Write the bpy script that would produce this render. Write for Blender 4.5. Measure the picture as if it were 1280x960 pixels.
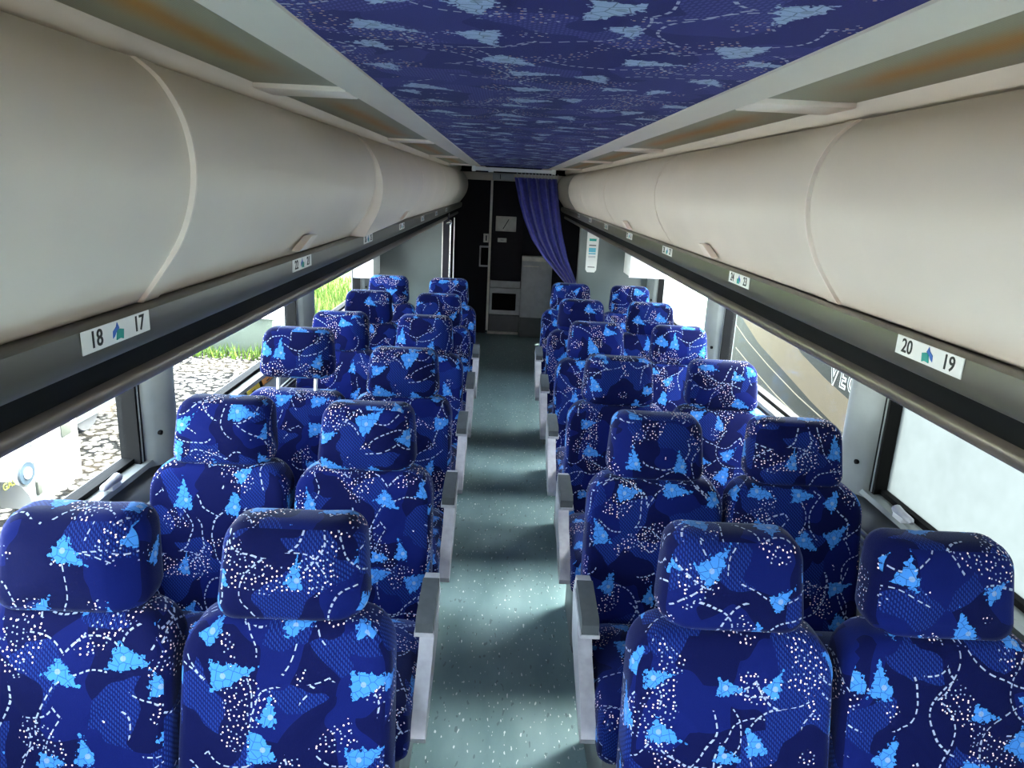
import bpy, bmesh, math, random
from mathutils import Vector, Matrix
random.seed(7)
for o in list(bpy.data.objects): bpy.data.objects.remove(o)
SC = bpy.context.scene; COL = SC.collection
H = 1.70                       # eye height above the coach floor
R = math.radians
# ------------------------------------------------------------------ camera
cd = bpy.data.cameras.new('camera'); cam = bpy.data.objects.new('camera', cd); COL.objects.link(cam)
cd.sensor_width = 36; cd.lens = 908.64 / 1280 * 36; cd.clip_start = .02; cd.clip_end = 400
a, b, c = R(15.123), R(1.074), R(2.7706)
f = Vector((math.sin(b)*math.cos(a), math.cos(b)*math.cos(a), -math.sin(a)))
r = Vector((math.cos(b), -math.sin(b), 0)); u = r.cross(f)
r2 = r*math.cos(c) + u*math.sin(c); u2 = u*math.cos(c) - r*math.sin(c)
M = Matrix((r2, u2, -f)).transposed().to_4x4(); M.translation = (-.0504, 0, H)
cam.matrix_world = M; SC.camera = cam
# ------------------------------------------------------------------ sky, sun, exposure
W = bpy.data.worlds.new('sky'); SC.world = W; W.use_nodes = True
nt = W.node_tree; sky = nt.nodes.new('ShaderNodeTexSky'); sky.sky_type = 'NISHITA'; sky.sun_disc = False
sky.sun_elevation = R(58); sky.sun_rotation = R(60); sky.air_density = 1.0; sky.dust_density = 3.0
bw = nt.nodes.new('ShaderNodeRGBToBW'); nt.links.new(sky.outputs[0], bw.inputs[0])          # thin white haze over the blue
hz = nt.nodes.new('ShaderNodeMix'); hz.data_type = 'RGBA'; hz.inputs[0].default_value = .7
nt.links.new(sky.outputs[0], hz.inputs[6]); nt.links.new(bw.outputs[0], hz.inputs[7]); nt.links.new(hz.outputs[2], nt.nodes['Background'].inputs[0])
nt.nodes['Background'].inputs[1].default_value = .62
sl = bpy.data.lights.new('sun', 'SUN'); sl.energy = 3.0; sl.angle = R(.6); sl.color = (1, .95, .87)
sun = bpy.data.objects.new('sun', sl); COL.objects.link(sun)
sd = Vector((.50, .36, 1.0)).normalized(); sun.rotation_euler = sd.to_track_quat('Z', 'Y').to_euler()
VS = SC.view_settings; VS.view_transform = 'Standard'; VS.look = 'None'; VS.gamma = 1; VS.use_curve_mapping = False
VS.exposure = 4.22
SC.cycles.diffuse_bounces = 6; SC.cycles.max_bounces = 14; SC.cycles.transparent_max_bounces = 16

# ------------------------------------------------------------------ material helpers
class NT:
    def __init__(s, name):
        s.m = bpy.data.materials.new(name); s.m.use_nodes = True; s.t = s.m.node_tree
        s.b = s.t.nodes['Principled BSDF']
    def n(s, kind, **kw):
        nd = s.t.nodes.new(kind)
        for k, v in kw.items(): setattr(nd, k, v)
        return nd
    def put(s, sock, v):
        if isinstance(v, bpy.types.NodeSocket): s.t.links.new(v, sock)
        elif v is not None:
            if isinstance(v, tuple) and len(v) == 3 and sock.type == 'RGBA': v = (*v, 1)
            sock.default_value = v
    def math(s, op, a_, b_=None, c_=None):
        nd = s.n('ShaderNodeMath', operation=op)
        for i, v in enumerate((a_, b_, c_)): s.put(nd.inputs[i], v)
        return nd.outputs[0]
    def vec(s, op, a_, b_=None, scale=None):
        nd = s.n('ShaderNodeVectorMath', operation=op); s.put(nd.inputs[0], a_)
        if b_ is not None: s.put(nd.inputs[1], b_)
        if scale is not None: s.put(nd.inputs['Scale'], scale)
        return nd.outputs['Value'] if op in ('LENGTH', 'DOT_PRODUCT') else nd.outputs[0]
    def sep(s, v):
        nd = s.n('ShaderNodeSeparateXYZ'); s.put(nd.inputs[0], v); return nd.outputs
    def mix(s, fac, a_, b_):
        nd = s.n('ShaderNodeMix', data_type='RGBA'); s.put(nd.inputs[0], fac); s.put(nd.inputs[6], a_); s.put(nd.inputs[7], b_)
        return nd.outputs[2]
    def noise(s, v, scale, detail=2, rough=.5, dim='3D'):
        nd = s.n('ShaderNodeTexNoise', noise_dimensions=dim); s.put(nd.inputs['Vector'], v)
        nd.inputs['Scale'].default_value = scale; nd.inputs['Detail'].default_value = detail; nd.inputs['Roughness'].default_value = rough
        return nd.outputs
    def vor(s, v, rnd=1, feature='F1', dim='2D'):
        nd = s.n('ShaderNodeTexVoronoi', voronoi_dimensions=dim, feature=feature); s.put(nd.inputs['Vector'], v)
        nd.inputs['Scale'].default_value = 1; nd.inputs['Randomness'].default_value = rnd
        return nd.outputs
    def ramp(s, fac, lo, hi):
        nd = s.n('ShaderNodeMapRange'); s.put(nd.inputs[0], fac); nd.inputs[1].default_value = lo; nd.inputs[2].default_value = hi
        return nd.outputs[0]
    def bump(s, h, strength, dist=.01):
        nd = s.n('ShaderNodeBump'); s.put(nd.inputs['Height'], h); nd.inputs['Strength'].default_value = strength; nd.inputs['Distance'].default_value = dist
        s.t.links.new(nd.outputs[0], s.b.inputs['Normal'])
    def coord(s, which='Object'):
        return s.n('ShaderNodeTexCoord').outputs[which]
    def set(s, **kw):
        for k, v in kw.items(): s.put(s.b.inputs[k.replace('_', ' ')], v)
        return s

def plain(name, col, rough=.5, metal=0, var=.06, scale=14, bump=0, spec=.5, sheen=0):
    t = NT(name); co = t.coord('Object'); nz = t.noise(co, scale, 3)
    dark = tuple(x*(1-var*2) for x in col); lite = tuple(min(1, x*(1+var)) for x in col)
    t.set(Base_Color=t.mix(t.ramp(nz[0], .3, .7), dark, lite), Roughness=rough, Metallic=metal)
    t.b.inputs['Specular IOR Level'].default_value = spec
    if sheen: t.b.inputs['Sheen Weight'].default_value = sheen
    if bump: t.bump(t.noise(co, scale*12, 2)[0], bump, .004)
    return t.m

def fabric(name, ground, mid, light, patch, thread, sheen, scale=1.0, dotcol=(.85, .62, .6), vary=True):
    """woven coach moquette: leaf shaped patches, dashed arcs, dot clusters, hatched shapes"""
    t = NT(name); uv = t.coord('UV')
    p = t.vec('SCALE', uv, scale=scale)
    if vary:
        rnd = t.n('ShaderNodeObjectInfo').outputs['Random']
        off = t.n('ShaderNodeCombineXYZ'); t.put(off.inputs[0], t.math('MULTIPLY', rnd, 7.3)); t.put(off.inputs[1], t.math('MULTIPLY', rnd, 3.1))
        p = t.vec('ADD', p, off.outputs[0])
    nz = t.noise(p, 9, 1, dim='2D')[1]
    wob = t.vec('SCALE', t.vec('SUBTRACT', nz, (.5, .5, .5)), scale=.10)
    pw = t.vec('ADD', p, wob)
    # background shapes
    g = t.vor(t.vec('SCALE', pw, scale=12.5), 1)
    gr, gg, _ = t.sep(g['Color'])
    hat = t.n('ShaderNodeTexWave', wave_type='BANDS', bands_direction='DIAGONAL'); t.put(hat.inputs['Vector'], p); hat.inputs['Scale'].default_value = 62
    hat2 = t.n('ShaderNodeTexWave', wave_type='BANDS', bands_direction='X'); t.put(hat2.inputs['Vector'], p); hat2.inputs['Scale'].default_value = 70
    weave = t.math('GREATER_THAN', t.math('MULTIPLY', hat.outputs['Fac'], hat2.outputs['Fac']), .32)
    c0 = t.mix(t.math('GREATER_THAN', gr, .45), ground, mid)
    hatched = t.mix(weave, mid, light)
    col = t.mix(t.math('GREATER_THAN', gr, .70), c0, hatched)
    # dot clusters
    dsc = t.vec('SCALE', p, scale=100)
    dv = t.vor(dsc, .9); dm = t.math('LESS_THAN', dv['Distance'], .165)
    gate = t.math('GREATER_THAN', t.noise(p, 10.5, 0, dim='2D')[0], .615)
    dr = t.sep(dv['Color'])[0]
    col = t.mix(t.math('MULTIPLY', dm, gate), col, t.mix(t.math('GREATER_THAN', dr, .5), thread, dotcol))
    # dashed arcs, two families
    for sc, rad, shift, nd_ in ((5.2, .55, (3.3, 1.7, 0), 16), (6.6, .52, (9.1, 5.2, 0), 13)):
        q = t.vec('SCALE', t.vec('ADD', t.vec('ADD', p, t.vec('SCALE', wob, scale=.42)), shift), scale=sc)
        v = t.vor(q, .55); loc = t.vec('SUBTRACT', q, v['Position']); lx, ly, _ = t.sep(loc)
        ra = t.sep(v['Color'])[0]
        ang = t.math('ARCTAN2', ly, lx)
        an2 = t.math('WRAP', t.math('ADD', ang, t.math('MULTIPLY', ra, 6.283)), math.pi, -math.pi)
        ring = t.math('LESS_THAN', t.math('ABSOLUTE', t.math('SUBTRACT', t.vec('LENGTH', loc), rad)), .0016*sc)
        dash = t.math('GREATER_THAN', t.math('SINE', t.math('MULTIPLY', ang, nd_*2.6)), -.35)
        span = t.math('LESS_THAN', t.math('ABSOLUTE', an2), 1.9)
        col = t.mix(t.math('MULTIPLY', ring, t.math('MULTIPLY', dash, span)), col, thread)
    # leaf / fan patches
    q = t.vec('SCALE', t.vec('ADD', p, (.37, .61, 0)), scale=7.4)
    v = t.vor(q, .62); loc = t.vec('SUBTRACT', q, v['Position'])
    ra, rb, _ = t.sep(v['Color'])
    rot = t.n('ShaderNodeVectorRotate', rotation_type='Z_AXIS'); t.put(rot.inputs['Vector'], loc)
    t.put(rot.inputs['Angle'], t.math('MULTIPLY', t.math('SUBTRACT', ra, .5), 2.6))
    lx, ly, _ = t.sep(rot.outputs[0])
    size = t.math('ADD', t.math('MULTIPLY', rb, .085), .125)
    ax = t.math('ABSOLUTE', lx)
    d1 = t.math('SUBTRACT', ax, t.math('MULTIPLY_ADD', ly, .55, t.math('MULTIPLY', size, .85)))
    d2 = t.math('SUBTRACT', t.math('SUBTRACT', ly, size), t.math('MULTIPLY', lx, .35))
    d3 = t.math('SUBTRACT', t.math('MULTIPLY', ly, -1), t.math('MULTIPLY', size, 1.15))
    d3 = t.math('ADD', d3, t.math('MULTIPLY', t.math('ADD', lx, .05), .8))
    sdf = t.math('MAXIMUM', t.math('MAXIMUM', d1, d2), d3)
    jag = t.math('MULTIPLY', t.math('SUBTRACT', t.noise(p, 120, 2, dim='2D')[0], .5), .20)
    pm = t.math('LESS_THAN', t.math('ADD', sdf, jag), 0)
    web = t.vor(t.vec('SCALE', p, scale=62), .9, 'DISTANCE_TO_EDGE')['Distance']
    pc = t.mix(t.math('LESS_THAN', web, .04), patch, tuple(x*.45 for x in patch))
    core = t.math('LESS_THAN', t.vec('LENGTH', t.vec('SUBTRACT', loc, (.02, .03, 0))), .04)
    pc = t.mix(t.math('MULTIPLY', core, .55), pc, (.22, .26, .33))
    col = t.mix(pm, col, pc)
    fuzz = t.noise(p, 900, 1, dim='2D')[0]
    col2 = t.mix(t.math('MULTIPLY', fuzz, .28), col, tuple(x*.4 for x in ground))
    t.set(Base_Color=col2, Roughness=.85)
    t.b.inputs['Specular IOR Level'].default_value = .06
    t.b.inputs['Sheen Weight'].default_value = sheen; t.b.inputs['Sheen Roughness'].default_value = .38
    t.b.inputs['Sheen Tint'].default_value = (.55, .68, 1, 1)
    t.bump(fuzz, .25, .002)
    return t.m

MT = {}
MT['seat'] = fabric('seat_moquette', (.0005, .0017, .028), (.0013, .0046, .060), (.0070, .023, .130), (.034, .155, .44), (.22, .26, .37), .10)
MT['ceil'] = fabric('ceiling_moquette', (.030, .024, .15), (.046, .040, .20), (.085, .082, .29), (.42, .50, .70), (.48, .48, .60), .12, scale=.95, dotcol=(.62, .40, .34), vary=False)
MT['cream'] = plain('cream_plastic', (.75, .655, .565), .42, var=.03, scale=3, bump=.05)
MT['cream_hi'] = plain('cream_trim', (.84, .72, .64), .35, var=.03)
MT['olive'] = plain('dark_rail_vinyl', (.080, .072, .052), .34, var=.08, scale=5)
MT['pipe'] = plain('bronze_grab_pipe', (.14, .115, .092), .30, metal=.3, var=.06)
MT['black'] = plain('black_rubber', (.004, .004, .004), .85, spec=.15)
MT['grey'] = plain('pillar_grey', (.21, .225, .22), .38, var=.04)
MT['greydk'] = plain('duct_grey', (.085, .092, .096), .38, var=.05)
MT['silver'] = plain('armrest_silver', (.36, .36, .395), .34, metal=.25, var=.08, scale=30)
MT['pad'] = plain('armrest_pad', (.045, .053, .06), .42, var=.08, scale=40)
MT['chrome'] = plain('chrome', (.45, .45, .46), .25, metal=.9)
MT['white'] = plain('white_plastic', (.80, .80, .78), .4, var=.03)
MT['whitepaint'] = plain('white_paint', (.42, .43, .42), .5, spec=.2, var=.02, scale=2)
MT['ink'] = plain('black_ink', (.012, .012, .013), .6)
MT['lblue'] = plain('logo_blue', (.02, .12, .50), .5)
MT['lgreen'] = plain('logo_green', (.0, .33, .28), .5)
MT['partition'] = plain('partition_laminate', (.115, .138, .134), .28, var=.05, scale=4)
MT['rear'] = plain('rear_dark_carpet', (.008, .007, .014), .8, var=.1)
MT['reardoor'] = plain('lavatory_dark_panel', (.010, .007, .016), .7, var=.1)
MT['cabinet'] = plain('cabinet_grey', (.55, .55, .58), .4, var=.06)
MT['steel'] = plain('brushed_steel', (.84, .80, .74), .4, metal=0, var=.08)
MT['curtain'] = plain('curtain_navy', (.085, .088, .42), .85, var=.12, scale=40, spec=.1, sheen=.4)
MT['shell'] = plain('shell_lining', (.32, .31, .29), .6)
MT['yellow'] = plain('yellow_sticker', (.75, .55, .03), .4, var=.1, scale=60)
MT['orange'] = plain('orange_sticker', (.80, .30, .02), .4, var=.1, scale=60)
MT['tan'] = plain('tan_livery', (.088, .068, .040), .6, spec=.12, var=.04)
MT['coachgrey'] = plain('grey_green_livery', (.0105, .0145, .013), .6, spec=.12, var=.15, scale=1.2)
MT['pin'] = plain('pale_pinstripe', (.16, .14, .10), .6, spec=.1)
MT['tyre'] = plain('tyre', (.02, .02, .02), .8)
MT['capblue'] = plain('fuel_cap_blue', (.022, .036, .05), .4)
MT['gas'] = plain('gas_lettering', (.12, .13, .01), .5)
MT['redlamp'] = plain('red_lamp', (.25, .01, .015), .3)
MT['concrete'] = plain('pale_concrete', (.055, .066, .051), .8, spec=.1, var=.06, scale=3)
MT['trailer'] = plain('trailer_grey', (.05, .055, .046), .7, spec=.1, var=.05)
MT['cyan'] = plain('poster_cyan', (.10, .45, .60), .5)

def lino():
    t = NT('teal_lino'); co = t.coord('Object'); mp = t.n('ShaderNodeMapping'); t.put(mp.inputs[0], co); mp.inputs['Scale'].default_value = (1, .35, 1)
    nz = t.noise(mp.outputs[0], 8, 4)[0]
    base = t.mix(t.ramp(nz, .3, .7), (.125, .205, .215), (.205, .305, .312))
    fl = t.noise(mp.outputs[0], 95, 1)[0]; fm = t.math('GREATER_THAN', fl, .70)
    fl2 = t.noise(mp.outputs[0], 60, 1)[0]; fd = t.math('GREATER_THAN', fl2, .69)
    col = t.mix(fm, t.mix(t.math('MULTIPLY', fd, .6), base, (.07, .10, .11)), (.62, .66, .66))
    t.set(Base_Color=col, Roughness=t.ramp(nz, -.4, 1.4)); t.b.inputs['Roughness'].default_value = .4
    t.bump(nz, .05, .01); return t.m
MT['lino'] = lino()
def diffuser():
    t = NT('stained_diffuser'); uv = t.coord('UV'); ux, uy, _ = t.sep(uv)
    nz = t.noise(t.coord('Object'), 9, 3)[0]
    v = t.math('ABSOLUTE', t.math('ADD', t.math('SUBTRACT', ux, .52), t.math('MULTIPLY', t.math('SUBTRACT', nz, .5), .22)))
    s1 = t.ramp(v, .26, .02)
    e = t.math('MINIMUM', t.ramp(uy, .05, .2), t.ramp(uy, .95, .8))
    st = t.math('MULTIPLY', s1, e)
    col = t.mix(st, (.27, .24, .165), (.34, .145, .016))
    wv = t.n('ShaderNodeTexWave', bands_direction='X'); t.put(wv.inputs['Vector'], uv); wv.inputs['Scale'].default_value = 14
    t.set(Base_Color=col, Roughness=.45); t.bump(wv.outputs['Fac'], .12, .003); return t.m
MT['diffuser'] = diffuser()
def glass(name, fog=0.0, tint=(.93, .97, .96), veil=(.30, .33, .33)):
    t = NT(name); tr = t.n('ShaderNodeBsdfTransparent'); tr.inputs[0].default_value = (*tint, 1)
    gl = t.n('ShaderNodeBsdfGlossy'); gl.inputs['Roughness'].default_value = .03
    fr = t.n('ShaderNodeLayerWeight'); fr.inputs[0].default_value = .12
    mx = t.n('ShaderNodeMixShader'); t.put(mx.inputs[0], t.math('MULTIPLY_ADD', t.math('POWER', fr.outputs['Facing'], 4.0), .25, .02)); t.put(mx.inputs[1], tr.outputs[0]); t.put(mx.inputs[2], gl.outputs[0])
    out = mx.outputs[0]
    if fog:
        nz = t.noise(t.coord('Object'), 2.6, 4, .6)[0]
        tl = t.n('ShaderNodeBsdfTranslucent'); tl.inputs[0].default_value = (*veil, 1)
        m2 = t.n('ShaderNodeMixShader'); t.put(m2.inputs[0], t.math('MULTIPLY', t.ramp(nz, .0, .62), fog)); t.put(m2.inputs[1], out); t.put(m2.inputs[2], tl.outputs[0]); out = m2.outputs[0]
    t.t.links.new(out, t.t.nodes['Material Output'].inputs[0]); return t.m
MT['glass'] = glass('window_glass', .006); MT['fog'] = glass('fogged_glass', .7, (.21, .232, .232), (.15, .168, .168)); MT['haze'] = glass('glare_glass', .35)
def gravel():
    t = NT('gravel'); co = t.coord('Object'); v = t.vor(t.vec('SCALE', co, scale=11), 1)
    cr = t.sep(v['Color'])[0]; big = t.noise(co, .6, 4)[0]
    col = t.mix(cr, (.030, .028, .025), (.105, .098, .088))
    col = t.mix(t.ramp(v['Distance'], .28, .52), col, (.0015, .0015, .0014))  # near-black gaps: shade between the stones painted into the colour
    col = t.mix(t.math('MULTIPLY', t.ramp(big, .5, .8), .35), col, (.07, .055, .035))
    t.set(Base_Color=col, Roughness=.95); t.b.inputs['Specular IOR Level'].default_value = .03; t.bump(t.math('SUBTRACT', 1, v['Distance']), .9, .06); return t.m
MT['gravel'] = gravel()
def grass():
    t = NT('grass'); co = t.coord('Object'); mp = t.n('ShaderNodeMapping'); t.put(mp.inputs[0], co); mp.inputs['Scale'].default_value = (1, .3, 1)
    nz = t.noise(mp.outputs[0], 5, 5, .7)[0]; n2 = t.noise(co, .5, 2)[0]
    col = t.mix(t.ramp(nz, .3, .7), (.018, .042, .003), (.055, .086, .009)); col = t.mix(t.math('MULTIPLY', t.ramp(n2, .5, .7), .4), col, (.09, .085, .03))
    t.set(Base_Color=col, Roughness=.9); t.b.inputs['Specular IOR Level'].default_value = .1; t.bump(nz, .8, .1); return t.m
MT['grass'] = grass()

# ------------------------------------------------------------------ mesh helpers
def finish(bm, name, mat, uvbox=False, sharp=38):
    bmesh.ops.recalc_face_normals(bm, faces=bm.faces[:])
    for fc in bm.faces: fc.smooth = True
    for e in bm.edges:
        if len(e.link_faces) == 2 and e.calc_face_angle(0) > R(sharp): e.smooth = False
    if uvbox: boxuv(bm)
    me = bpy.data.meshes.new(name); bm.to_mesh(me); bm.free(); me.materials.append(MT[mat]); return me
def boxuv(bm):
    L = bm.loops.layers.uv.new('UVMap')
    for fc in bm.faces:
        n = fc.normal; ax = max(range(3), key=lambda i: abs(n[i]))
        for l in fc.loops:
            x, y, z = l.vert.co
            l[L].uv = (x, z) if ax == 1 else ((y+.5, z) if ax == 0 else (x, y+.3))
def link(name, me, parent=None, loc=(0, 0, 0), **tags):
    o = bpy.data.objects.new(name, me); COL.objects.link(o); o.location = loc
    if parent: o.parent = parent
    for k, v in tags.items(): o[k] = v
    return o
def thing(name, label, cat, loc=(0, 0, 0), group=None):
    o = link(name, None, None, loc, label=label, category=cat); o.empty_display_size = .1
    if group: o['group'] = group
    return o
def addbox(bm, x0, x1, y0, y1, z0, z1, bev=0, seg=2):
    vs = [bm.verts.new((x, y, z)) for x in (x0, x1) for y in (y0, y1) for z in (z0, z1)]
    fs = [bm.faces.new([vs[i] for i in q]) for q in ((0, 1, 3, 2), (4, 6, 7, 5), (0, 4, 5, 1), (2, 3, 7, 6), (0, 2, 6, 4), (1, 5, 7, 3))]
    if bev:
        es = list({e for fc in fs for e in fc.edges})
        bmesh.ops.bevel(bm, geom=es, offset=bev, segments=seg, profile=.5, affect='EDGES')
def box(name, mat, x0, x1, y0, y1, z0, z1, bev=0, parent=None, seg=2, **tags):
    bm = bmesh.new(); addbox(bm, min(x0, x1), max(x0, x1), min(y0, y1), max(y0, y1), min(z0, z1), max(z0, z1), bev, seg)
    return link(name, finish(bm, name, mat), parent, **tags)
def prism(bm, pts, y0, y1, closed=True, axis='y'):
    """profile of (x, z) points swept along y (or (y, z) swept along x)"""
    mk = (lambda p, t: (p[0], t, p[1])) if axis == 'y' else (lambda p, t: (t, p[0], p[1]))
    A = [bm.verts.new(mk(p, y0)) for p in pts]; B = [bm.verts.new(mk(p, y1)) for p in pts]
    n = len(pts)
    for i in range(n if closed else n-1): bm.faces.new((A[i], A[(i+1) % n], B[(i+1) % n], B[i]))
    if closed: bm.faces.new(A); bm.faces.new(B[::-1])
def sweep(name, mat, pts, y0, y1, parent=None, axis='y', sharp=38, bev=0, **tags):
    bm = bmesh.new(); prism(bm, pts, y0, y1, True, axis)
    if bev: bmesh.ops.bevel(bm, geom=bm.edges[:], offset=bev, segments=2, profile=.5, affect='EDGES')
    return link(name, finish(bm, name, mat, sharp=sharp), parent, **tags)
def tube(bm, pts, rad, n=10):
    pts = [Vector(p) for p in pts]; rings = []
    for i, p in enumerate(pts):
        d = (pts[min(i+1, len(pts)-1)] - pts[max(i-1, 0)]).normalized()
        s = d.cross(Vector((0, 0, 1)) if abs(d.z) < .9 else Vector((1, 0, 0))).normalized(); t = d.cross(s)
        rr = rad[i] if isinstance(rad, (list, tuple)) else rad
        rings.append([bm.verts.new(p + s*rr*math.cos(2*math.pi*k/n) + t*rr*math.sin(2*math.pi*k/n)) for k in range(n)])
    for A, B in zip(rings, rings[1:]):
        for k in range(n): bm.faces.new((A[k], A[(k+1) % n], B[(k+1) % n], B[k]))
    bm.faces.new(rings[0]); bm.faces.new(rings[-1][::-1])
def rod(name, mat, pts, rad, parent=None, n=10, **tags):
    bm = bmesh.new(); tube(bm, pts, rad, n); return link(name, finish(bm, name, mat), parent, **tags)
def poly_thick(bm, pts3, nvec, th):
    """flat outline (3d points) given thickness along nvec"""
    nv = Vector(nvec)*th; A = [bm.verts.new(p) for p in pts3]; B = [bm.verts.new(Vector(p)+nv) for p in pts3]; n = len(A)
    bm.faces.new(A); bm.faces.new(B[::-1])
    for i in range(n): bm.faces.new((A[i], B[i], B[(i+1) % n], A[(i+1) % n]))
def rr_outline(w, h, rt, rb, taper=0, k=7, sub=5):
    """rounded rectangle about 0: corner radii at the top and bottom"""
    P = []
    for cx, cz, rad, a0 in ((w/2-rt, h/2-rt, rt, 0), (-w/2+rt, h/2-rt, rt, 90), (-w/2+rb, -h/2+rb, rb, 180), (w/2-rb, -h/2+rb, rb, 270)):
        for i in range(k+1):
            an = R(a0+90*i/k); P.append((cx+rad*math.cos(an), cz+rad*math.sin(an)))
    out = []
    for i, p in enumerate(P):
        q = P[(i+1) % len(P)]; out.append(p); d = math.dist(p, q)
        if d > .05:
            for j in range(1, sub): out.append((p[0]+(q[0]-p[0])*j/sub, p[1]+(q[1]-p[1])*j/sub))
    return [(x*(1+taper*(-z/h)), z) for x, z in out]
def pillow(name, mat, outl, depth, rad, bf, bb, fn, piping=True, es=4):
    hw = max(abs(p[0]) for p in outl); hh = max(abs(p[1]) for p in outl); bm = bmesh.new()
    ring = []                                    # (inset, y)
    for s in (.25, .5, .72, .88):
        ring.append((s, -depth/2 - bf*(1-s*s)**.8))
    ins = []
    for i in range(es+1):
        an = R(90*i/es); ins.append((rad*(1-math.sin(an)), -depth/2 + rad*(1-math.cos(an))))
    for i in range(es+1):
        an = R(90*i/es); ins.append((rad*(1-math.cos(an)), depth/2 - rad*(1-math.sin(an))))
    rows = []
    def mk(sx, sz, y): return [bm.verts.new((x*sx, y, z*sz)) for x, z in outl]
    fs = 1-rad/min(hw, hh)
    for s, y in ring: rows.append(mk(s*(1-rad/hw), s*(1-rad/hh), y))
    for i_, y in ins: rows.append(mk(1-i_/hw, 1-i_/hh, y))
    for s in (.88, .6, .3): rows.append(mk(s*(1-rad/hw), s*(1-rad/hh), depth/2+bb*(1-s*s)))
    n = len(outl)
    cf = bm.verts.new((0, -depth/2-bf, 0)); cb = bm.verts.new((0, depth/2+bb, 0))
    for k in range(n): bm.faces.new((cf, rows[0][(k+1) % n], rows[0][k]))
    for A, B in zip(rows, rows[1:]):
        for k in range(n): bm.faces.new((A[k], A[(k+1) % n], B[(k+1) % n], B[k]))
    for k in range(n): bm.faces.new((cb, rows[-1][k], rows[-1][(k+1) % n]))
    bmesh.ops.recalc_face_normals(bm, faces=bm.faces[:]); boxuv(bm)
    for v in bm.verts: v.co = fn(v.co)
    bmesh.ops.recalc_face_normals(bm, faces=bm.faces[:])
    for fc in bm.faces: fc.smooth = True
    me = bpy.data.meshes.new(name); bm.to_mesh(me); bm.free(); me.materials.append(MT[mat]); return me
def text_mesh(txt, size, mat, th=.0005, bold=0.0):
    cu = bpy.data.curves.new('lettering', 'FONT'); cu.body = txt; cu.size = size; cu.extrude = th; cu.offset = bold; cu.align_x = 'CENTER'; cu.align_y = 'CENTER'; cu.resolution_u = 3
    o = bpy.data.objects.new('lettering', cu); COL.objects.link(o); dg = bpy.context.evaluated_depsgraph_get(); dg.update()
    me = bpy.data.meshes.new_from_object(o.evaluated_get(dg)); bpy.data.objects.remove(o); bpy.data.curves.remove(cu)
    me.materials.clear(); me.materials.append(MT[mat]); return me
def sstep(x, a_, b_):
    t = max(0, min(1, (x-a_)/(b_-a_))); return t*t*(3-2*t)

SIDE = {-1: 'gravel side', 1: 'curtain side'}
Y0, Y1 = -4.6, 8.65               # front and rear ends of the saloon
# ------------------------------------------------------------------ shell of the coach
S = dict(kind='structure')
bm = bmesh.new(); addbox(bm, -1.25, 1.25, Y0, Y1, -.06, 0)
link('floor', finish(bm, 'floor', 'lino'), None, **S)
bm = bmesh.new(); addbox(bm, -.268, .268, Y0, 5.99, H+.153, H+.165)
cl = link('ceiling', finish(bm, 'ceiling', 'ceil', True), None, **S)
box('trim_1', 'black', -.268, .268, 4.30, 4.306, H+.1515, H+.1535, **S)
box('trim_2', 'black', -.268, .268, 5.30, 5.308, H+.1515, H+.1535, **S)
box('roof', 'shell', -1.32, 1.32, Y0-.1, Y1+.1, 1.97, 2.03, **S)
box('wall_rear', 'rear', -1.2, 1.2, Y1, Y1+.06, 0, 1.97, **S)
PIL = [(-3.20, -2.96), (-1.40, -1.16), (.40, .64), (2.20, 2.41), (3.97, 4.25), (5.76, 6.06)]
bm = bmesh.new(); addbox(bm, -1.25, 1.25, Y0-.06, Y0, 0, .75); addbox(bm, -1.25, 1.25, Y0-.06, Y0, 1.75, 1.97)
link('wall_front', finish(bm, 'wall_front', 'shell'), None, **S)
wn = 0
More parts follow.
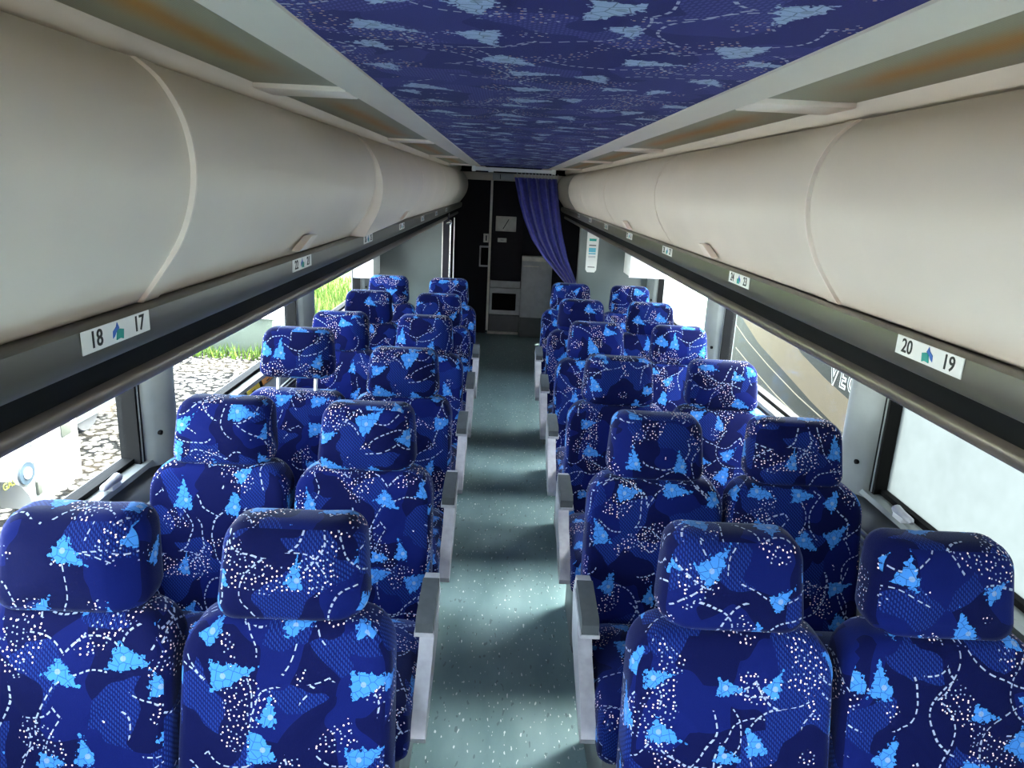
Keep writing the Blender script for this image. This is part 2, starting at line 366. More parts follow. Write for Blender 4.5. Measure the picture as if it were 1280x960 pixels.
for s in (-1, 1):
    nm = 'left' if s < 0 else 'right'
    box('wall_'+nm, 'greydk', s*1.215, s*1.27, Y0, Y1, 0, .79, **S)
    box('wall_%s_upper' % nm, 'shell', s*1.215, s*1.27, Y0, Y1, 1.50, 1.97, **S)
    box('wall_%s_rear' % nm, 'rear', s*1.21, s*1.27, 6.06, Y1, .79, 1.50, **S)
    # luggage rack floor and its hidden back
    box('rack_underside_'+nm, 'shell', s*.56, s*1.215, Y0, 7.4, 1.425, 1.445, **S)
    # cove between the ceiling and the bins: strips on both sides of the lamps, and a lip
    cov = [(s*.268, H+.150), (s*.342, H+.150), (s*.342, H+.175), (s*.262, H+.175)]
    sweep('trim_%d' % (3 if s < 0 else 4), 'cream', cov, Y0, 7.4, **S)
    lip = [(s*.506, H+.152), (s*.514, H+.140), (s*.524, H+.128), (s*.536, H+.126), (s*.60, H+.13), (s*.60, H+.20), (s*.506, H+.20)]
    sweep('trim_%d' % (5 if s < 0 else 6), 'cream', lip, Y0, 7.4, **S)
    box('lamp_trough_'+nm, 'shell', s*.335, s*.51, Y0, 7.4, H+.18, H+.20, **S)
    # dark rail below the bins with a groove and a grab pipe
    rail = [(s*.515, H-.165), (s*.498, H-.165), (s*.4905, H-.168), (s*.4895, H-.192), (s*.493, H-.204), (s*.499, H-.212), (s*.505, H-.215), (s*.60, H-.215), (s*.60, H-.165)]
    tr = sweep('trim_%d' % (7 if s < 0 else 8), 'olive', rail, Y0, 7.4, **S)
    sweep('groove', 'black', [(s*.508, H-.215), (s*.60, H-.215), (s*.60, H-.285), (s*.545, H-.27), (s*.525, H-.245)], Y0, 7.4, tr)
    pp = [(s*.575, H-.285)]
    for i in range(9):
        an = R(-70+i*22); pp.append((s*(.549-.024*math.cos(an)), H-.265+.018*math.sin(an)))
    pp.append((s*.60, H-.245)); pp.append((s*.60, H-.29))
    sweep('grab_pipe', 'pipe', pp, Y0, 7.4, tr, sharp=50)
    # sill, duct below the windows
    sl_ = [(s*1.215, .80), (s*1.160, .795), (s*1.155, .78), (s*1.215, .76)]
    sweep('sill_'+nm, 'grey', sl_, Y0, 6.06, **S)
    du = []
    for i in range(11):
        an = R(-80+i*17); du.append((s*(1.165-.060*math.cos(an)), .67+.085*math.sin(an)))
    du += [(s*1.215, .76), (s*1.215, .58)]
    d = sweep('baseboard_'+nm, 'greydk', du, Y0, 6.04, sharp=50, **S)
    for k, z in enumerate((.712, .690, .668)): box('rib', 'grey', s*1.1005, s*1.108, Y0, 6.04, z, z+.006, parent=d)
    # pillars
    for k, (ya, yb) in enumerate(PIL):
        pr = [(s*1.25, ya), (s*1.17, ya), (s*1.15, ya+.03)]
        for i in range(7):
            t = i/6; pr.append((s*(1.15-.03*math.sin(math.pi*t)), ya+.03+(yb-ya-.06)*t))
        pr += [(s*1.15, yb-.03), (s*1.17, yb), (s*1.25, yb)]
        bm = bmesh.new(); A = [bm.verts.new((x, y, .77)) for x, y in pr]; B = [bm.verts.new((x, y, 1.50)) for x, y in pr]
        for i in range(len(pr)): bm.faces.new((A[i], A[(i+1) % len(pr)], B[(i+1) % len(pr)], B[i]))
        bm.faces.new(A); bm.faces.new(B[::-1])
        p = link('pillar_%s_%d' % (nm, k+1), finish(bm, 'pillar', 'grey', sharp=60), None, **S)
        if ya > 0:
            bm = bmesh.new(); tube(bm, [(s*1.16, ya+.045, .88), (s*1.136, ya+.042, .88)], .008, 12); link('button', finish(bm, 'button', 'black'), p)
    # windows between the pillars
    ends = [Y0] + [v for pq in PIL for v in pq]
    for k in range(0, len(ends)-1, 2):
        ya, yb = ends[k], ends[k+1]; wn += 1
        bm = bmesh.new(); t = .035
        addbox(bm, min(s*1.185, s*1.235), max(s*1.185, s*1.235), ya, ya+t*.6, .79, 1.5); addbox(bm, min(s*1.175, s*1.235), max(s*1.175, s*1.235), yb-t*.9, yb, .79, 1.5)
        addbox(bm, min(s*1.195, s*1.235), max(s*1.195, s*1.235), ya, yb, .79, .79+t*.7); addbox(bm, min(s*1.195, s*1.235), max(s*1.195, s*1.235), ya, yb, 1.5-t, 1.5)
        w = link('window_%d' % wn, finish(bm, 'window_frame', 'black'), None, **S)
        if ya > -.5 or ya > 0: box('jamb_strip', 'grey', s*1.172, s*1.176, yb-.020, yb-.015, .80, 1.49, parent=w)
        gm = 'glass'
        if s > 0 and abs(ya-.64) < .01: gm = 'fog'
        if s > 0 and abs(ya-4.25) < .01: gm = 'haze'  # veil in the pane paints in the glare of the overexposed outside
        box('pane', gm, s*1.216, s*1.220, ya+.01, yb-.01, .80, 1.49, parent=w)

# ------------------------------------------------------------------ overhead bins
DP = [(.500, .128), (.472, .105), (.450, .070), (.439, .032), (.4375, -.008), (.446, -.050), (.463, -.090), (.490, -.130), (.516, -.164)]
def smooth(P, n_=4):
    out = []
    for i in range(len(P)-1):
        a_, b_, c_, d_ = P[max(i-1, 0)], P[i], P[i+1], P[min(i+2, len(P)-1)]
        for j in range(n_):
            t_ = j/n_
            out.append(tuple(.5*(2*b_[k]+(c_[k]-a_[k])*t_+(2*a_[k]-5*b_[k]+4*c_[k]-d_[k])*t_**2+(3*b_[k]-a_[k]-3*c_[k]+d_[k])*t_**3) for k in (0, 1)))
    return out+[P[-1]]
DP = smooth(DP)
def door_mesh(s, ya, yb, th=.014, tilt=0):
    out = DP; inn = [(x+th, z) for x, z in DP][::-1]
    bm = bmesh.new(); prism(bm, [(s*x, H+z) for x, z in out+inn], ya, yb)
    if tilt:
        for v in bm.verts:
            k_ = max(0, (H+.128-v.co.z))/.292; v.co.x -= s*tilt*k_*sstep(v.co.y, yb, ya)
    return finish(bm, 'door', 'cream', sharp=50)
def strip_mesh(s, y, w, proud, mat, i0=0):
    pts = [(s*(x-proud), H+z) for x, z in DP[i0:]] + [(s*(x+.008), H+z) for x, z in DP[i0:]][::-1]
    bm = bmesh.new(); prism(bm, pts, y, y+w); return finish(bm, 'strip', mat, sharp=50)
def wedge(s, y):                                # cream latch tab standing off the door bottom
    bm = bmesh.new(); x = .492
    P = [(y-.03, -.150), (y+.01, -.120), (y+.06, -.120), (y+.035, -.150)]
    A = [bm.verts.new((s*(.500+(-.150-z)*.55-.004), yy, H+z)) for yy, z in P]; B = [bm.verts.new((s*(.500+(-.150-z)*.55-.022), yy, H+z)) for yy, z in P]
    bm.faces.new(A); bm.faces.new(B[::-1])
    for i in range(4): bm.faces.new((A[i], B[i], B[(i+1) % 4], A[(i+1) % 4]))
    return finish(bm, 'latch', 'cream_hi')
SEAM = {-1: [-2.9, -1.6, -.33, .975, 2.22, 3.48, 4.70, 6.05, 7.4], 1: [-2.6, -1.3, -.03, 1.25, 2.49, 3.80, 5.06, 6.05, 7.4]}
ORD = ['first', 'second', 'third', 'fourth', 'fifth', 'sixth', 'seventh', 'eighth']
for s in (-1, 1):
    sm = SEAM[s]; nb = len(sm)-1
    for k in range(nb):
        ya, yb = sm[k], sm[k+1]
        lab = 'cream curved overhead bin on the %s, %s bin from the rear' % (SIDE[s], ORD[nb-1-k])
        t = thing('overhead_bin', lab, 'luggage bin', (0, 0, 0), 'overhead bins')
        ajar = s < 0 and k == 4
        link('door', door_mesh(s, ya+.004, yb-.004, tilt=(.042 if ajar else 0)), t)
        wide = k == 2
        if wide:
            link('divider_strip', strip_mesh(s, yb-.046, .042, .006, 'cream'), t)
            link('edge_bead', strip_mesh(s, yb-.050, .004, .0072, 'cream_hi'), t)
        else:
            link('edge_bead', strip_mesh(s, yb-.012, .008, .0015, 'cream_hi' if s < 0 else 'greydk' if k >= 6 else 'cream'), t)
        if ajar:
            bm = bmesh.new(); q0 = [(s*(x-.001-.042*(.128-z)/.292), H+z) for x, z in DP]; q1 = [(s*(x+.013), H+z) for x, z in DP][::-1]
            prism(bm, q0+q1, ya+.001, ya+.006); link('end_panel', finish(bm, 'end_panel', 'cream_hi'), t)
        # front-facing end panel closes the box
        if k == nb-1:
            bm = bmesh.new(); prism(bm, [(s*x, H+z) for x, z in DP] + [(s*.60, H-.156), (s*.60, H+.128)], yb-.004, yb+.01); link('end_panel', finish(bm, 'end_panel', 'cream'), t)
    # latch tabs sit where the photograph shows them
lat = {-1: [(1.57, 3), (3.13, 4)], 1: [(1.90, 3), (3.24, 4)]}
for s in (-1, 1):
    bins = [o for o in COL.objects if o.name.startswith('overhead_bin') and SIDE[s] in o['label']]
    for y, k in lat[s]: link('latch', wedge(s, y), bins[k])

# ------------------------------------------------------------------ lamps in the coves
bars = {-1: [-1.6, -.10, 1.43, 2.93, 4.40, 5.90], 1: [-1.7, -.20, 1.30, 2.80, 4.10, 5.75]}
for s in (-1, 1):
    bs = bars[s]
    for k in range(len(bs)-1):
        y0_, y1_ = bs[k]+.055, bs[k+1]-.055
        t = thing('ceiling_lamp', 'stained yellow-brown lamp cover in the cove on the %s, %s from the rear' % (SIDE[s], ORD[len(bs)-2-k]), 'lamp', (0, 0, 0), 'cove lamps')
        bm = bmesh.new(); addbox(bm, min(s*.344, s*.505), max(s*.344, s*.505), y0_, y1_, H+.157, H+.168)
        L = bm.loops.layers.uv.new('UVMap')
        for fc in bm.faces:
            for l in fc.loops: l[L].uv = ((abs(l.vert.co.x)-.344)/.161, (l.vert.co.y-y0_)/(y1_-y0_))
        link('diffuser', finish(bm, 'diffuser', 'diffuser'), t)
        box('end_bar', 'cream_hi', s*.342, s*.507, y1_, y1_+.11, H+.148, H+.165, .003, t)

# ------------------------------------------------------------------ seat number stickers
def words(n_):
    n_ = int(n_); ones = 'zero one two three four five six seven eight nine ten eleven twelve thirteen fourteen fifteen sixteen seventeen eighteen nineteen'.split()
    return ones[n_] if n_ < 20 else ['twenty', 'thirty', 'forty'][n_//10-2] + ('-'+ones[n_ % 10] if n_ % 10 else '')
def sticker(s, y, a_, b_):
    t = thing('seat_number_sticker', 'white seat sticker on the dark rail reading %s and %s' % (words(a_), words(b_)), 'sticker', (s*.4895, y, H-.180), 'seat number stickers')
    X = Vector((0, -s, 0)); Z = Vector((-s, 0, 0)); Yv = Vector((0, 0, 1))
    m = Matrix((X, Yv, Z)).transposed()
    bm = bmesh.new(); addbox(bm, -.074, .074, -.0125, .0125, 0, .0012)
    bmesh.ops.transform(bm, matrix=m.to_4x4(), verts=bm.verts[:]); link('sticker_face', finish(bm, 'sticker_face', 'white'), t)
    for txt, dx in ((a_, -.047), (b_, .047)):
        me = text_mesh(txt, .026, 'ink', .0003, .0003); me.transform(Matrix.Translation((dx, 0, .0016))); me.transform(m.to_4x4()); link('digits', me, t)
    for nm, mat, pts in (('blue_mark', 'lblue', [(-.014, -.006), (-.013, .002), (-.006, .006), (-.003, .011), (.001, .004), (-.006, .000), (-.010, -.004)]), ('green_mark', 'lgreen', [(-.007, -.009), (-.004, .002), (.001, .003), (.010, .001), (.008, -.010), (.002, -.008)])):
        bm = bmesh.new(); poly_thick(bm, [m @ Vector((x if s < 0 else -x, z, .0014)) for x, z in pts], m @ Vector((0, 0, 1)), .0005 if nm[0] == 'b' else .0009); link(nm, finish(bm, nm, mat), t)
for i in range(7):
    sticker(-1, .823+.775*i, str(18+4*i), str(17+4*i)); sticker(1, .893+.775*i, str(20+4*i), str(19+4*i))

# ------------------------------------------------------------------ seats
LEAN = math.tan(R(11.5)); ZT = 1.058
def lean(z): return -(ZT-z)*LEAN
def head_fn(wing):
    def fn(v):
        x, y, z = v; hw = .14
        wl, wr = wing
        k = sstep(x/hw, .50, 1.0)*wr + sstep(-x/hw, .50, 1.0)*wl
        x2 = x*(1-.05*k); y2 = y - .045*k - .01*(z/.1)*0
        xx = x2*(1+.12*(-z/.2))
        return Vector((xx, y2 + lean(z+.957), z+.957))
    return fn
def back_fn(v):
    x, y, z = v; zz = z+.615
    y2 = y - .012*sstep(abs(x)/.21, .6, 1)*(1 if y < 0 else 0)
    if y < 0: y2 -= -.004*math.exp(-((zz-.70)/.008)**2)
    return Vector((x, y2 + lean(zz), zz))
def cush_fn(v):
    x, y, z = v                                    # built upright: z -> -y direction, y -> up
    yy = -.395 - z; up = -y
    return Vector((x, yy, .385 + up - .02*sstep(-yy, .30, .15)))
ME = {}
ME['head_l'] = pillow('headrest', 'seat', rr_outline(.278, .196, .045, .042), .105, .036, .012, .01, head_fn((.12, -.42)))
ME['head_r'] = pillow('headrest', 'seat', rr_outline(.278, .196, .045, .042), .105, .036, .012, .01, head_fn((-.45, .05)))
ME['back'] = pillow('backrest', 'seat', rr_outline(.414, .51, .075, .03, .05), .115, .034, .016, .01, back_fn)
ME['cush'] = pillow('cushion', 'seat', rr_outline(.412, .47, .03, .06), .155, .045, .018, .0, cush_fn)
bm = bmesh.new(); addbox(bm, -.17, .17, -.50, -.16, 0, .33, .01); ME['base'] = finish(bm, 'seat_base', 'greydk')
def postmesh(x, up):
    bm = bmesh.new(); tube(bm, [(x, lean(.82), .82), (x, lean(.90+up), .90+up)], .0075, 10); return finish(bm, 'headrest_post', 'white')
ME['pl'], ME['pr'] = postmesh(-.075, 0), postmesh(.075, 0)
ME['plu'], ME['pru'] = postmesh(-.075, .06), postmesh(.075, .06)
def arm_panel(s):
    pts = [(-.24, .630), (-.285, .640), (-.33, .618), (-.335, .59), (-.34, .555), (-.40, .50), (-.412, .482), (-.50, .435), (-.565, .395), (-.580, .360), (-.565, .335), (-.50, .345), (-.40, .385), (-.25, .44), (-.20, .56)]
    bm = bmesh.new(); x0, x1 = (.204, .243); x0, x1 = (min(s*x0, s*x1), max(s*x0, s*x1)); prism(bm, pts, x0, x1, True, 'x')
    bmesh.ops.bevel(bm, geom=[e for e in bm.edges if e.calc_face_angle(0) > R(60)], offset=.007, segments=2, profile=.5, affect='EDGES')
    return finish(bm, 'armrest', 'silver')
def arm_pad(s):
    bm = bmesh.new(); x0, x1 = min(s*.203, s*.248), max(s*.203, s*.248)
    prism(bm, [(-.30, .648), (-.46, .632), (-.475, .619), (-.475, .592), (-.46, .586), (-.30, .614)], x0, x1, True, 'x')
    bmesh.ops.bevel(bm, geom=[e for e in bm.edges if e.calc_face_angle(0) > R(25)], offset=.007, segments=2, profile=.5, affect='EDGES')
    return finish(bm, 'armrest_pad', 'pad')
def arm_trim(s):
    bm = bmesh.new(); x0, x1 = min(s*.200, s*.251), max(s*.200, s*.251)
    prism(bm, [(-.29, .616), (-.478, .592), (-.478, .582), (-.29, .602)], x0, x1, True, 'x'); return finish(bm, 'armrest_trim', 'silver')
def arm_bracket(s):
    bm = bmesh.new(); addbox(bm, min(s*.212, s*.24), max(s*.212, s*.24), -.395, -.375, .455, .487, .003); return finish(bm, 'armrest_button', 'black')
for s in (-1, 1): ME['arm', s], ME['pad', s], ME['trim', s], ME['brk', s] = arm_panel(s), arm_pad(s), arm_trim(s), arm_bracket(s)
def seat(x, y, s, aisle, row, raised=False):
    ps = 'aisle' if aisle else 'window'
    lab = 'blue patterned %s seat on the %s, %s row from the rear partition' % (ps, SIDE[s], ORD[5-row])
    if raised: lab = 'blue patterned window seat with its headrest raised on two white posts, gravel side'
    t = thing('coach_seat', lab, 'seat', (x, y, 0), 'blue coach seats')
    h = link('headrest', ME['head_l' if s < 0 else 'head_r'], t, (0, .062*LEAN if raised else 0, .062 if raised else 0))
    link('headrest_post', ME['plu' if raised else 'pl'], t); link('headrest_post', ME['pru' if raised else 'pr'], t)
    link('backrest', ME['back'], t); link('cushion', ME['cush'], t); link('seat_base', ME['base'], t)
    if aisle:
        k = -s
        ar = link('armrest', ME['arm', k], t); link('armrest_pad', ME['pad', k], ar); link('armrest_trim', ME['trim', k], ar); link('armrest_button', ME['brk', k], ar)
for s, ys in ((-1, 1.327), (1, 1.345)):
    for i in range(6):
        seat(s*.439, ys+.775*i, s, True, i); seat(s*.8655, ys+.775*i, s, False, i, s < 0 and i == 2)

# ------------------------------------------------------------------ rear partitions, curtain and lavatory front
for s in (-1, 1):
    nm = 'left' if s < 0 else 'right'
    p = box('partition_'+nm, 'partition', s*.566, s*1.21, 6.07, 6.10, 0, 1.46, **S)
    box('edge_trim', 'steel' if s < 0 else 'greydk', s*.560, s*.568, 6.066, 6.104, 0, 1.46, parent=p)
    bx = thing('duct_box', 'white box under the rack in the rear corner on the %s' % SIDE[s], 'box', (s*1.08, 5.50, 1.07), 'rear corner boxes')
    zt = 1.42
    za = 1.095 if s > 0 else 1.0
    xa = .89 if s > 0 else 1.02
    bm = bmesh.new(); addbox(bm, min(s*xa, s*1.17), max(s*xa, s*1.17), 5.45, 5.745, za, zt, .006)
    bmesh.ops.transform(bm, matrix=Matrix.Translation((-s*1.08, -5.50, -1.07)), verts=bm.verts[:]); link('box_body', finish(bm, 'box_body', 'white'), bx)
    bm = bmesh.new(); addbox(bm, min(s*(xa-.004), s*1.17), max(s*(xa-.004), s*1.17), 5.446, 5.454, za-.004, za+.010)
    bmesh.ops.transform(bm, matrix=Matrix.Translation((-s*1.08, -5.50, -1.07)), verts=bm.verts[:]); link('lower_edge', finish(bm, 'lower_edge', 'cabinet'), bx)
# poster on the right partition
t = thing('notice_strip', 'tall white notice strip on the grey partition beside the curtain', 'notice', (.67, 6.068, 1.05))
bm = bmesh.new(); poly_thick(bm, [(-.045, 0, .02), (-.03, 0, 0), (.03, 0, 0), (.045, 0, .02), (.052, 0, .345), (-.048, 0, .345)], (0, -1, 0), .003); link('paper', finish(bm, 'paper', 'white'), t)
for z0, z1, mt in ((.255, .275, 'lgreen'), (.165, .20, 'cyan'), (.148, .158, 'cyan'), (.215, .225, 'partition'), (.12, .135, 'cabinet'), (.04, .046, 'ink')):
    box('print_block', mt, -.028, .030, -.0042, -.003, z0, z1, parent=t)
# grab pole and dark jamb on the left
box('door_jamb', 'reardoor', -.560, -.512, 6.07, 6.10, 0, 1.50, **S)
t = thing('grab_pole', 'vertical chrome grab pole with a round knob beside the grey partition', 'pole', (-.50, 6.06, 0))
bm = bmesh.new(); tube(bm, [(0, 0, 0), (0, 0, 1.42)], .009, 10); link('pole', finish(bm, 'pole', 'chrome'), t)
bm = bmesh.new(); tube(bm, [(-.03, -.02, 1.395), (-.005, -.02, 1.40), (.012, -.02, 1.405)], [.012, .018, .012], 10); link('knob', finish(bm, 'knob', 'chrome'), t)
bm = bmesh.new(); tube(bm, [(.03, .01, 0), (.03, .01, 1.44)], .004, 8); link('edge_rod', finish(bm, 'edge_rod', 'steel'), t)
# curtain rail
t = thing('curtain_rail', 'white curtain rail with end brackets across the rear of the ceiling', 'curtain rail', (0, 5.97, H+.122))
bm = bmesh.new(); addbox(bm, -.33, .32, -.012, .012, -.006, .022, .003); link('rail', finish(bm, 'rail', 'white'), t)
for x in (-.33, .30): box('bracket', 'white', x-.006, x+.026, -.016, .016, -.012, .040, .004, t)
box('runner_block', 'white', -.205, -.165, -.014, .014, -.016, -.004, .002, t)
# curtain
NU, NV = 72, 34
def cur(u_, v_):
    zt = .078; z = zt - v_*1.08
    # left and right edges against depth below the rail
    def interp(tab, zz):
        for (z0, x0), (z1, x1) in zip(tab, tab[1:]):
            if zz >= z1: k = (z0-zz)/(z0-z1); return x0+(x1-x0)*k
        return tab[-1][1]
    xl = interp([(.078, .002), (-.10, .045), (-.25, .095), (-.403, .167), (-.55, .275), (-.70, .42), (-.76, .47), (-.86, .475), (-1.0, .45), (-1.1, .44)], z)
    xr = interp([(.078, .343), (-.12, .372), (-.328, .408), (-.55, .47), (-.72, .548), (-.80, .55), (-.9, .54), (-1.1, .55)], z)
    wd = (xr-xl)/.34
    fold = math.sin(u_*math.pi*2*5.2 + 1.3*math.sin(v_*2.2))*(.020*min(1, wd+.25)) + .010*math.sin(u_*math.pi*2*9+v_*3)
    return (xl+(xr-xl)*(u_+.02*math.sin(u_*31)), fold-.006, z)
bm = bmesh.new(); g = [[bm.verts.new(cur(i/NU, j/NV)) for i in range(NU+1)] for j in range(NV+1)]
for j in range(NV):
    for i in range(NU): bm.faces.new((g[j][i], g[j][i+1], g[j+1][i+1], g[j+1][i]))
bmesh.ops.solidify(bm, geom=bm.faces[:], thickness=.003)
t = thing('curtain', 'navy blue curtain gathered and pulled aside at the rear doorway', 'curtain', (0, 5.97, H))
link('cloth', finish(bm, 'cloth', 'curtain', sharp=80), t)
for i in range(13):
    x = .02+.322*((i/12)**.9)
    hk = bmesh.new(); tube(hk, [(x, 0, .112), (x+.006, 0, .105), (x-.005, .0, .095), (x+.003, 0, .074)], .0032, 6); link('hook', finish(hk, 'hook', 'white'), t)
# rear: header, lavatory front at y 8.6
YR = 8.58
box('trim_9', 'cream', -.56, .60, 8.3, Y1, H+.065, H+.145, **S)
box('lavatory_wall', 'rear', -.68, -.245, YR, Y1, 0, 1.77, **S)
t = thing('lavatory_front', 'dark lavatory front with silver post and vent at the far end', 'lavatory', (-.02, YR, 0))
def rb(name, mat, x0, x1, z0, z1, y0=-.01, y1=.05, bev=0, par=None):
    bm = bmesh.new(); addbox(bm, x0+.02, x1+.02, y0, y1, z0, z1, bev); return link(name, finish(bm, name, mat), par or t)
rb('post', 'steel', -.238, -.212, .04, 1.80, -.03)
dpn = rb('door_panel', 'reardoor', -.200, .145, .635, 1.78, -.012, .05, .008)
rb('silver_band', 'cabinet', -.205, .150, .555, .632, -.012)
vf = rb('vent_frame', 'cabinet', -.205, .155, .235, .545, -.016)
rb('vent_opening', 'black', -.178, .108, .285, .490, -.020, .0, .008, vf)
rb('base_panel', 'greydk', -.205, .60, .03, .225, -.010)
rb('threshold', 'steel', -.22, .15, .005, .03, -.06, .0)
bm = bmesh.new(); addbox(bm, -.118, .118, -.008, 0, -.085, .085, .004); pl = link('sign_plate', finish(bm, 'sign_plate', 'steel'), t, (-.028, -.012, 1.29), label='silver square plate with a black diagonal slot')
bm = bmesh.new(); poly_thick(bm, [(-.035, -.008, -.055), (-.028, -.008, -.060), (.035, -.008, .05), (.028, -.008, .055)], (0, -1, 0), .002); link('slot', finish(bm, 'slot', 'ink'), pl)
bm = bmesh.new(); addbox(bm, -.052, .052, -.008, 0, -.024, .024, .004); pl = link('door_indicator', finish(bm, 'door_indicator', 'white'), t, (-.065, -.012, 1.105))
box('indicator_mark', 'cabinet', -.018, .018, -.0095, -.008, -.008, .008, 0, pl)
lt = thing('door_latch', 'small silver latch plate above the dark recessed handle', 'latch', (-.272, YR, 1.12))
box('plate', 'steel', -.030, .030, -.012, 0, -.05, .05, .003, lt); box('slot', 'greydk', -.006, .012, -.014, -.012, -.03, .03, 0, lt)
lt = thing('recessed_handle', 'grey framed recessed door handle beside the silver post', 'handle', (-.285, YR, .91))
box('frame', 'cabinet', -.058, .058, -.012, 0, -.122, .122, .006, lt); box('recess', 'black', -.040, .046, -.016, -.012, -.100, .100, .001, lt)
t = thing('waste_cabinet', 'grey rear cabinet with a tilted lid beside the lavatory front', 'cabinet', (.33, 8.5, 0))
box('body', 'cabinet', -.175, .175, -.10, .06, .24, .90, .006, t); box('lid', 'steel', -.175, .175, -.10, .06, .885, .945, .006, t); box('plinth', 'greydk', -.17, .17, -.08, .06, 0, .24, 0, t)
box('lid_lip', 'steel', -.16, .02, -.108, -.10, .83, .842, .002, t)
t = thing('ceiling_box', 'small pale box fixed to the header above the lavatory', 'box', (-.10, 8.28, H+.105))
box('case', 'cabinet', -.115, .115, -.03, .02, -.036, .036, .004, t); box('slot', 'black', -.035, -.028, -.032, -.03, -.025, .025, 0, t)

# ------------------------------------------------------------------ small fittings at the sills
for s in (-1, 1):
    for k, y in enumerate((1.98, 3.72)):
        t = thing('window_catch', 'pale grey window release catch on the sill, %s, %s' % (SIDE[s], ('by the pillar nearer the front', 'by the pillar nearer the rear')[k]), 'catch', (s*1.168, y, .80), 'window catches')
        bm = bmesh.new(); tube(bm, [(0, -.05, .010), (0, -.042, .014), (0, 0, .015), (0, .035, .016), (0, .05, .012)], [.006, .011, .012, .015, .008], 12); link('lever', finish(bm, 'lever', 'silver'), t)
        box('pivot', 'cabinet', -.014, .014, -.02, .03, -.005, .010, .002, t)
for k, (y, mt, cn) in enumerate(((2.50, 'yellow', 'yellow'), (3.16, 'yellow', 'yellow'), (3.36, 'orange', 'orange'))):
    t = thing('sill_sticker', ('small yellow warning sticker on the duct below the gravel side pillar', 'yellow warning sticker on the duct, in front of an orange one', 'orange warning sticker on the duct below the gravel side window')[k], 'sticker', (-1.150, y, .77))
    bm = bmesh.new(); poly_thick(bm, [(0, -.08, -.015), (0, .08, -.015), (-.006, .08, .008), (-.006, -.08, .008)], (1, 0, 0), .002); link('sticker_face', finish(bm, 'sticker_face', mt), t)
    box('sticker_print', 'ink', .0015, .0026, -.03, .01, -.010, -.002, 0, t)

# ------------------------------------------------------------------ outside: lot, van, trailer, block, grass, second coach
ZG = -1.30
bm = bmesh.new(); addbox(bm, -40, 40, -30, 15.2, ZG-.2, ZG); link('ground', finish(bm, 'ground', 'gravel'), None, **S)
bm = bmesh.new()
n = 24; G = [[bm.verts.new((-60+120*i/n, 15.0+60*j/n, ZG+.02+(.0 if j == 0 else .10*j/n*6+.05*math.sin(i*2.1+j)))) for i in range(n+1)] for j in range(n+1)]
for j in range(n):
    for i in range(n): bm.faces.new((G[j][i], G[j][i+1], G[j+1][i+1], G[j+1][i]))
link('lawn', finish(bm, 'lawn', 'grass'), None, **S)
def tufts(name, label, cx, cy, rx, ry, count, hgt, mat='grass'):
    bm = bmesh.new()
    for i in range(count):
        x, y = cx+random.uniform(-rx, rx), cy+random.uniform(-ry, ry); h_ = hgt*random.uniform(.5, 1.2); an = random.uniform(0, 6.3); w_ = .02
        dx, dy = math.cos(an)*w_, math.sin(an)*w_; lx, ly = random.uniform(-.1, .1), random.uniform(-.1, .1)
        bm.faces.new([bm.verts.new(p) for p in ((x-dx, y-dy, ZG), (x+dx, y+dy, ZG), (x+lx, y+ly, ZG+h_))])
    return link(name, finish(bm, name, mat), None, label=label, category='grass', kind='stuff')
tufts('grass_verge', 'bright green grass blades growing beyond the gravel lot', -7, 18.5, 4.5, 3.4, 9000, .35)
tufts('weeds', 'sparse weeds at the foot of the pale concrete block', -4.6, 12.1, .8, .2, 160, .22)
# van: white body with wheel arch, fuel cap and GAS lettering, corner towards the coach rear
vx = -3.2
t = thing('white_van', 'white van body with blue fuel cap parked on the gravel', 'van', (vx, 4.0, ZG))
pr = [(-5.2, .62), (-1.05, .62)]
wc, wr = .20, .44
pr = [(-4.6, .70), (wc-wr, .70)] + [(wc-wr*math.cos(R(180*i/12)), .62+wr*math.sin(R(180*i/12))) for i in range(1, 12)] + [(wc+wr, .70), (1.20, .74), (1.22, 2.5), (1.16, 2.62), (-4.4, 2.62), (-4.6, 2.4)]
bm = bmesh.new(); prism(bm, pr, -2.0, 0, True, 'x'); body = link('body', finish(bm, 'body', 'whitepaint'), t)
for y in (.20, -3.4):
    bm = bmesh.new(); tube(bm, [(-.25, y, .36), (-.04, y, .36)], .36, 24); wh = link('wheel', finish(bm, 'wheel', 'tyre'), t)
    bm = bmesh.new(); tube(bm, [(-.05, y, .36), (-.03, y, .36)], .20, 20); link('hub', finish(bm, 'hub', 'cabinet'), wh)
bm = bmesh.new(); tube(bm, [(-.01, .57, 1.0), (.018, .57, 1.0)], .078, 20); cap = link('fuel_cap', finish(bm, 'fuel_cap', 'capblue'), t)
bm = bmesh.new(); tube(bm, [(.01, .57, 1.0), (.024, .57, 1.0)], .040, 16); link('cap_centre', finish(bm, 'cap_centre', 'cabinet'), cap)
me = text_mesh('GAS', .065, 'gas', .002); me.transform(Matrix(((0, 0, 1), (1, 0, 0), (0, 1, 0))).to_4x4()); link('gas_lettering', me, t, (.004, .40, .985))
for y0, y1, z0, z1 in ((.66, .672, .80, 1.25), (.30, .65, 1.16, 1.17)): box('door_gap', 'greydk', 0, .004, y0, y1, z0, z1, 0, t)
box('hinge', 'trailer', 0, .02, .655, .70, .80, .90, .004, t); box('vent_plate', 'trailer', 0, .008, 1.0, 1.12, 1.10, 1.26, .002, t)
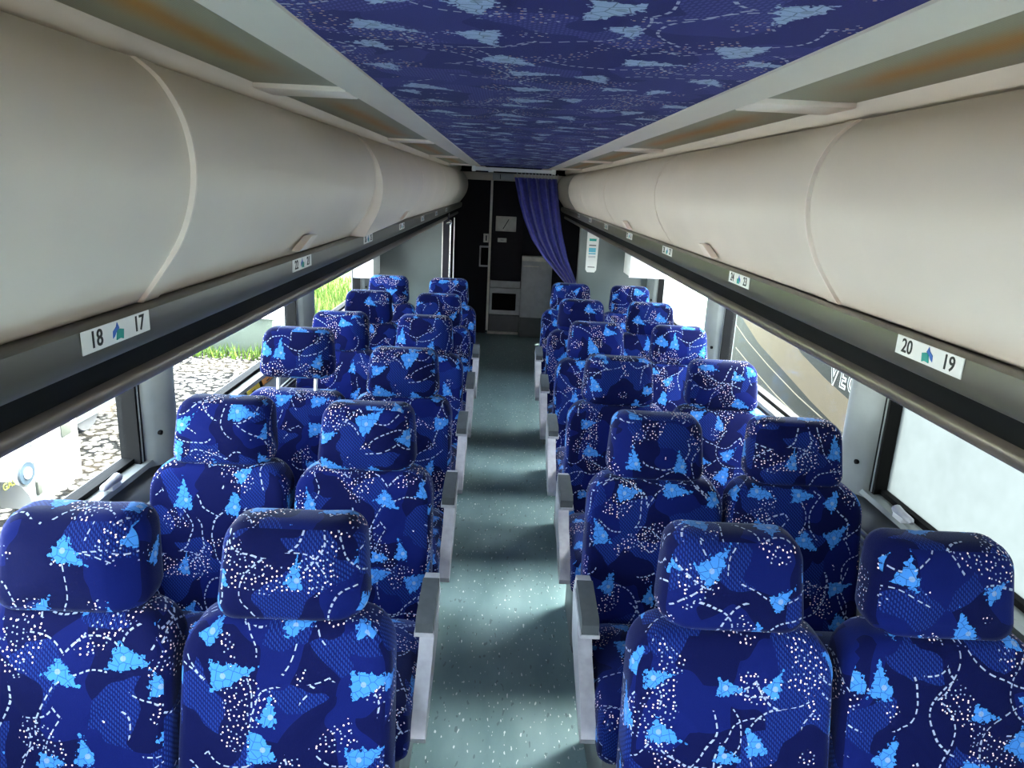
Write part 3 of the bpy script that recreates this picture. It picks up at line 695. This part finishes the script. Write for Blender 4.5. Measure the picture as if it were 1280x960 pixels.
# trailer
t = thing('grey_trailer', 'low grey trailer with a red tail lamp behind the white van', 'trailer', (-4.9, 7.9, ZG))
box('side_board', 'trailer', -.9, .15, -1.2, .95, .25, .80, .01, t); box('tail_lamp', 'redlamp', .14, .17, .84, .94, .42, .70, .004, t)
box('frame', 'greydk', -.85, .10, -1.2, .95, .18, .26, .01, t)
for y in (-.3, .3):
    bm = bmesh.new(); tube(bm, [(-.15, y, .26), (.02, y, .26)], .26, 20); link('wheel', finish(bm, 'wheel', 'tyre'), t)
t = thing('concrete_block', 'pale concrete block standing at the edge of the gravel', 'block', (-4.62, 12.9, ZG))
box('block_body', 'concrete', -.75, .62, -.5, .5, 0, .62, .02, t); box('cap_slab', 'white', -.79, .68, -.54, .54, .62, .68, .01, t)
# second coach on the right
cx = 2.8
t = thing('parked_coach', 'parked coach with tan swoosh and white VEC lettering beyond the curtain side windows', 'coach', (cx, 0, ZG))
box('body', 'coachgrey', 0, 2.4, 5.15, 9.35, .35, 3.35, .06, t)
box('front_body', 'whitepaint', 0, 2.4, 1.2, 5.15, .35, 3.35, .06, t)  # unseen near end cut short to let more daylight reach the saloon windows
for y in (7.9, 2.3):
    bm = bmesh.new(); tube(bm, [(-.01, y, .48), (.28, y, .48)], .48, 24); link('wheel', finish(bm, 'wheel', 'tyre'), t)
def z2(z): return H+z-ZG
up = [(8.75, -.80), (8.2, -1.02), (7.284, -1.25), (6.653, -1.40), (6.131, -1.486), (5.569, -1.55), (5.17, -1.58)]
lo = [(5.17, -1.86), (5.868, -1.804), (6.336, -1.754), (6.924, -1.666), (7.856, -1.535), (8.626, -1.333), (9.25, -1.05)]
def band(name, mat, A, B, th):
    bm = bmesh.new(); n_ = 40
    def at(tab, k):
        q = k*(len(tab)-1); i = min(int(q), len(tab)-2); f_ = q-i; return (tab[i][0]+(tab[i+1][0]-tab[i][0])*f_, tab[i][1]+(tab[i+1][1]-tab[i][1])*f_)
    B = B[::-1]; V = []
    for i in range(n_+1):
        p0, p1 = at(A, i/n_), at(B, i/n_); V.append([bm.verts.new((x, p[0], z2(p[1]))) for p in (p0, p1) for x in (0, -th)])
    for P, Q in zip(V, V[1:]): bm.faces.new((P[1], P[3], Q[3], Q[1])); bm.faces.new((P[0], P[1], Q[1], Q[0])); bm.faces.new((P[3], P[2], Q[2], Q[3]))
    link(name, finish(bm, name, mat), t)
band('swoosh', 'tan', up, lo, .004)
def line(tab): band('pinstripe', 'pin', tab, [(y, z-.010) for y, z in tab][::-1], .005)
line([(9.3, -1.27), (8.833, -1.448), (8.231, -1.581), (7.477, -1.693), (6.659, -1.786), (6.002, -1.828), (5.2, -1.87)])
line([(8.6, -1.74), (7.823, -1.85), (7.174, -1.926), (6.552, -1.972), (5.8, -2.0)])
line([(9.3, -1.34), (8.0, -1.34), (7.30, -1.335)])
for ch, y, sz in (('V', 5.97, .30), ('E', 5.80, .21), ('C', 5.64, .21)):
    mA = Matrix(((0, 0, -1), (-1, 0, 0), (0, 1, 0))).to_4x4()
    me = text_mesh(ch, sz, 'whitepaint', .002, .010); me.transform(mA); lt = link('lettering', me, t, (-.005, y, z2(-1.40 - (0 if ch == 'V' else .01))))
    me = text_mesh(ch, sz, 'coachgrey', .002, -.004); me.transform(mA); link('letter_core', me, lt, (-.003, 0, 0))
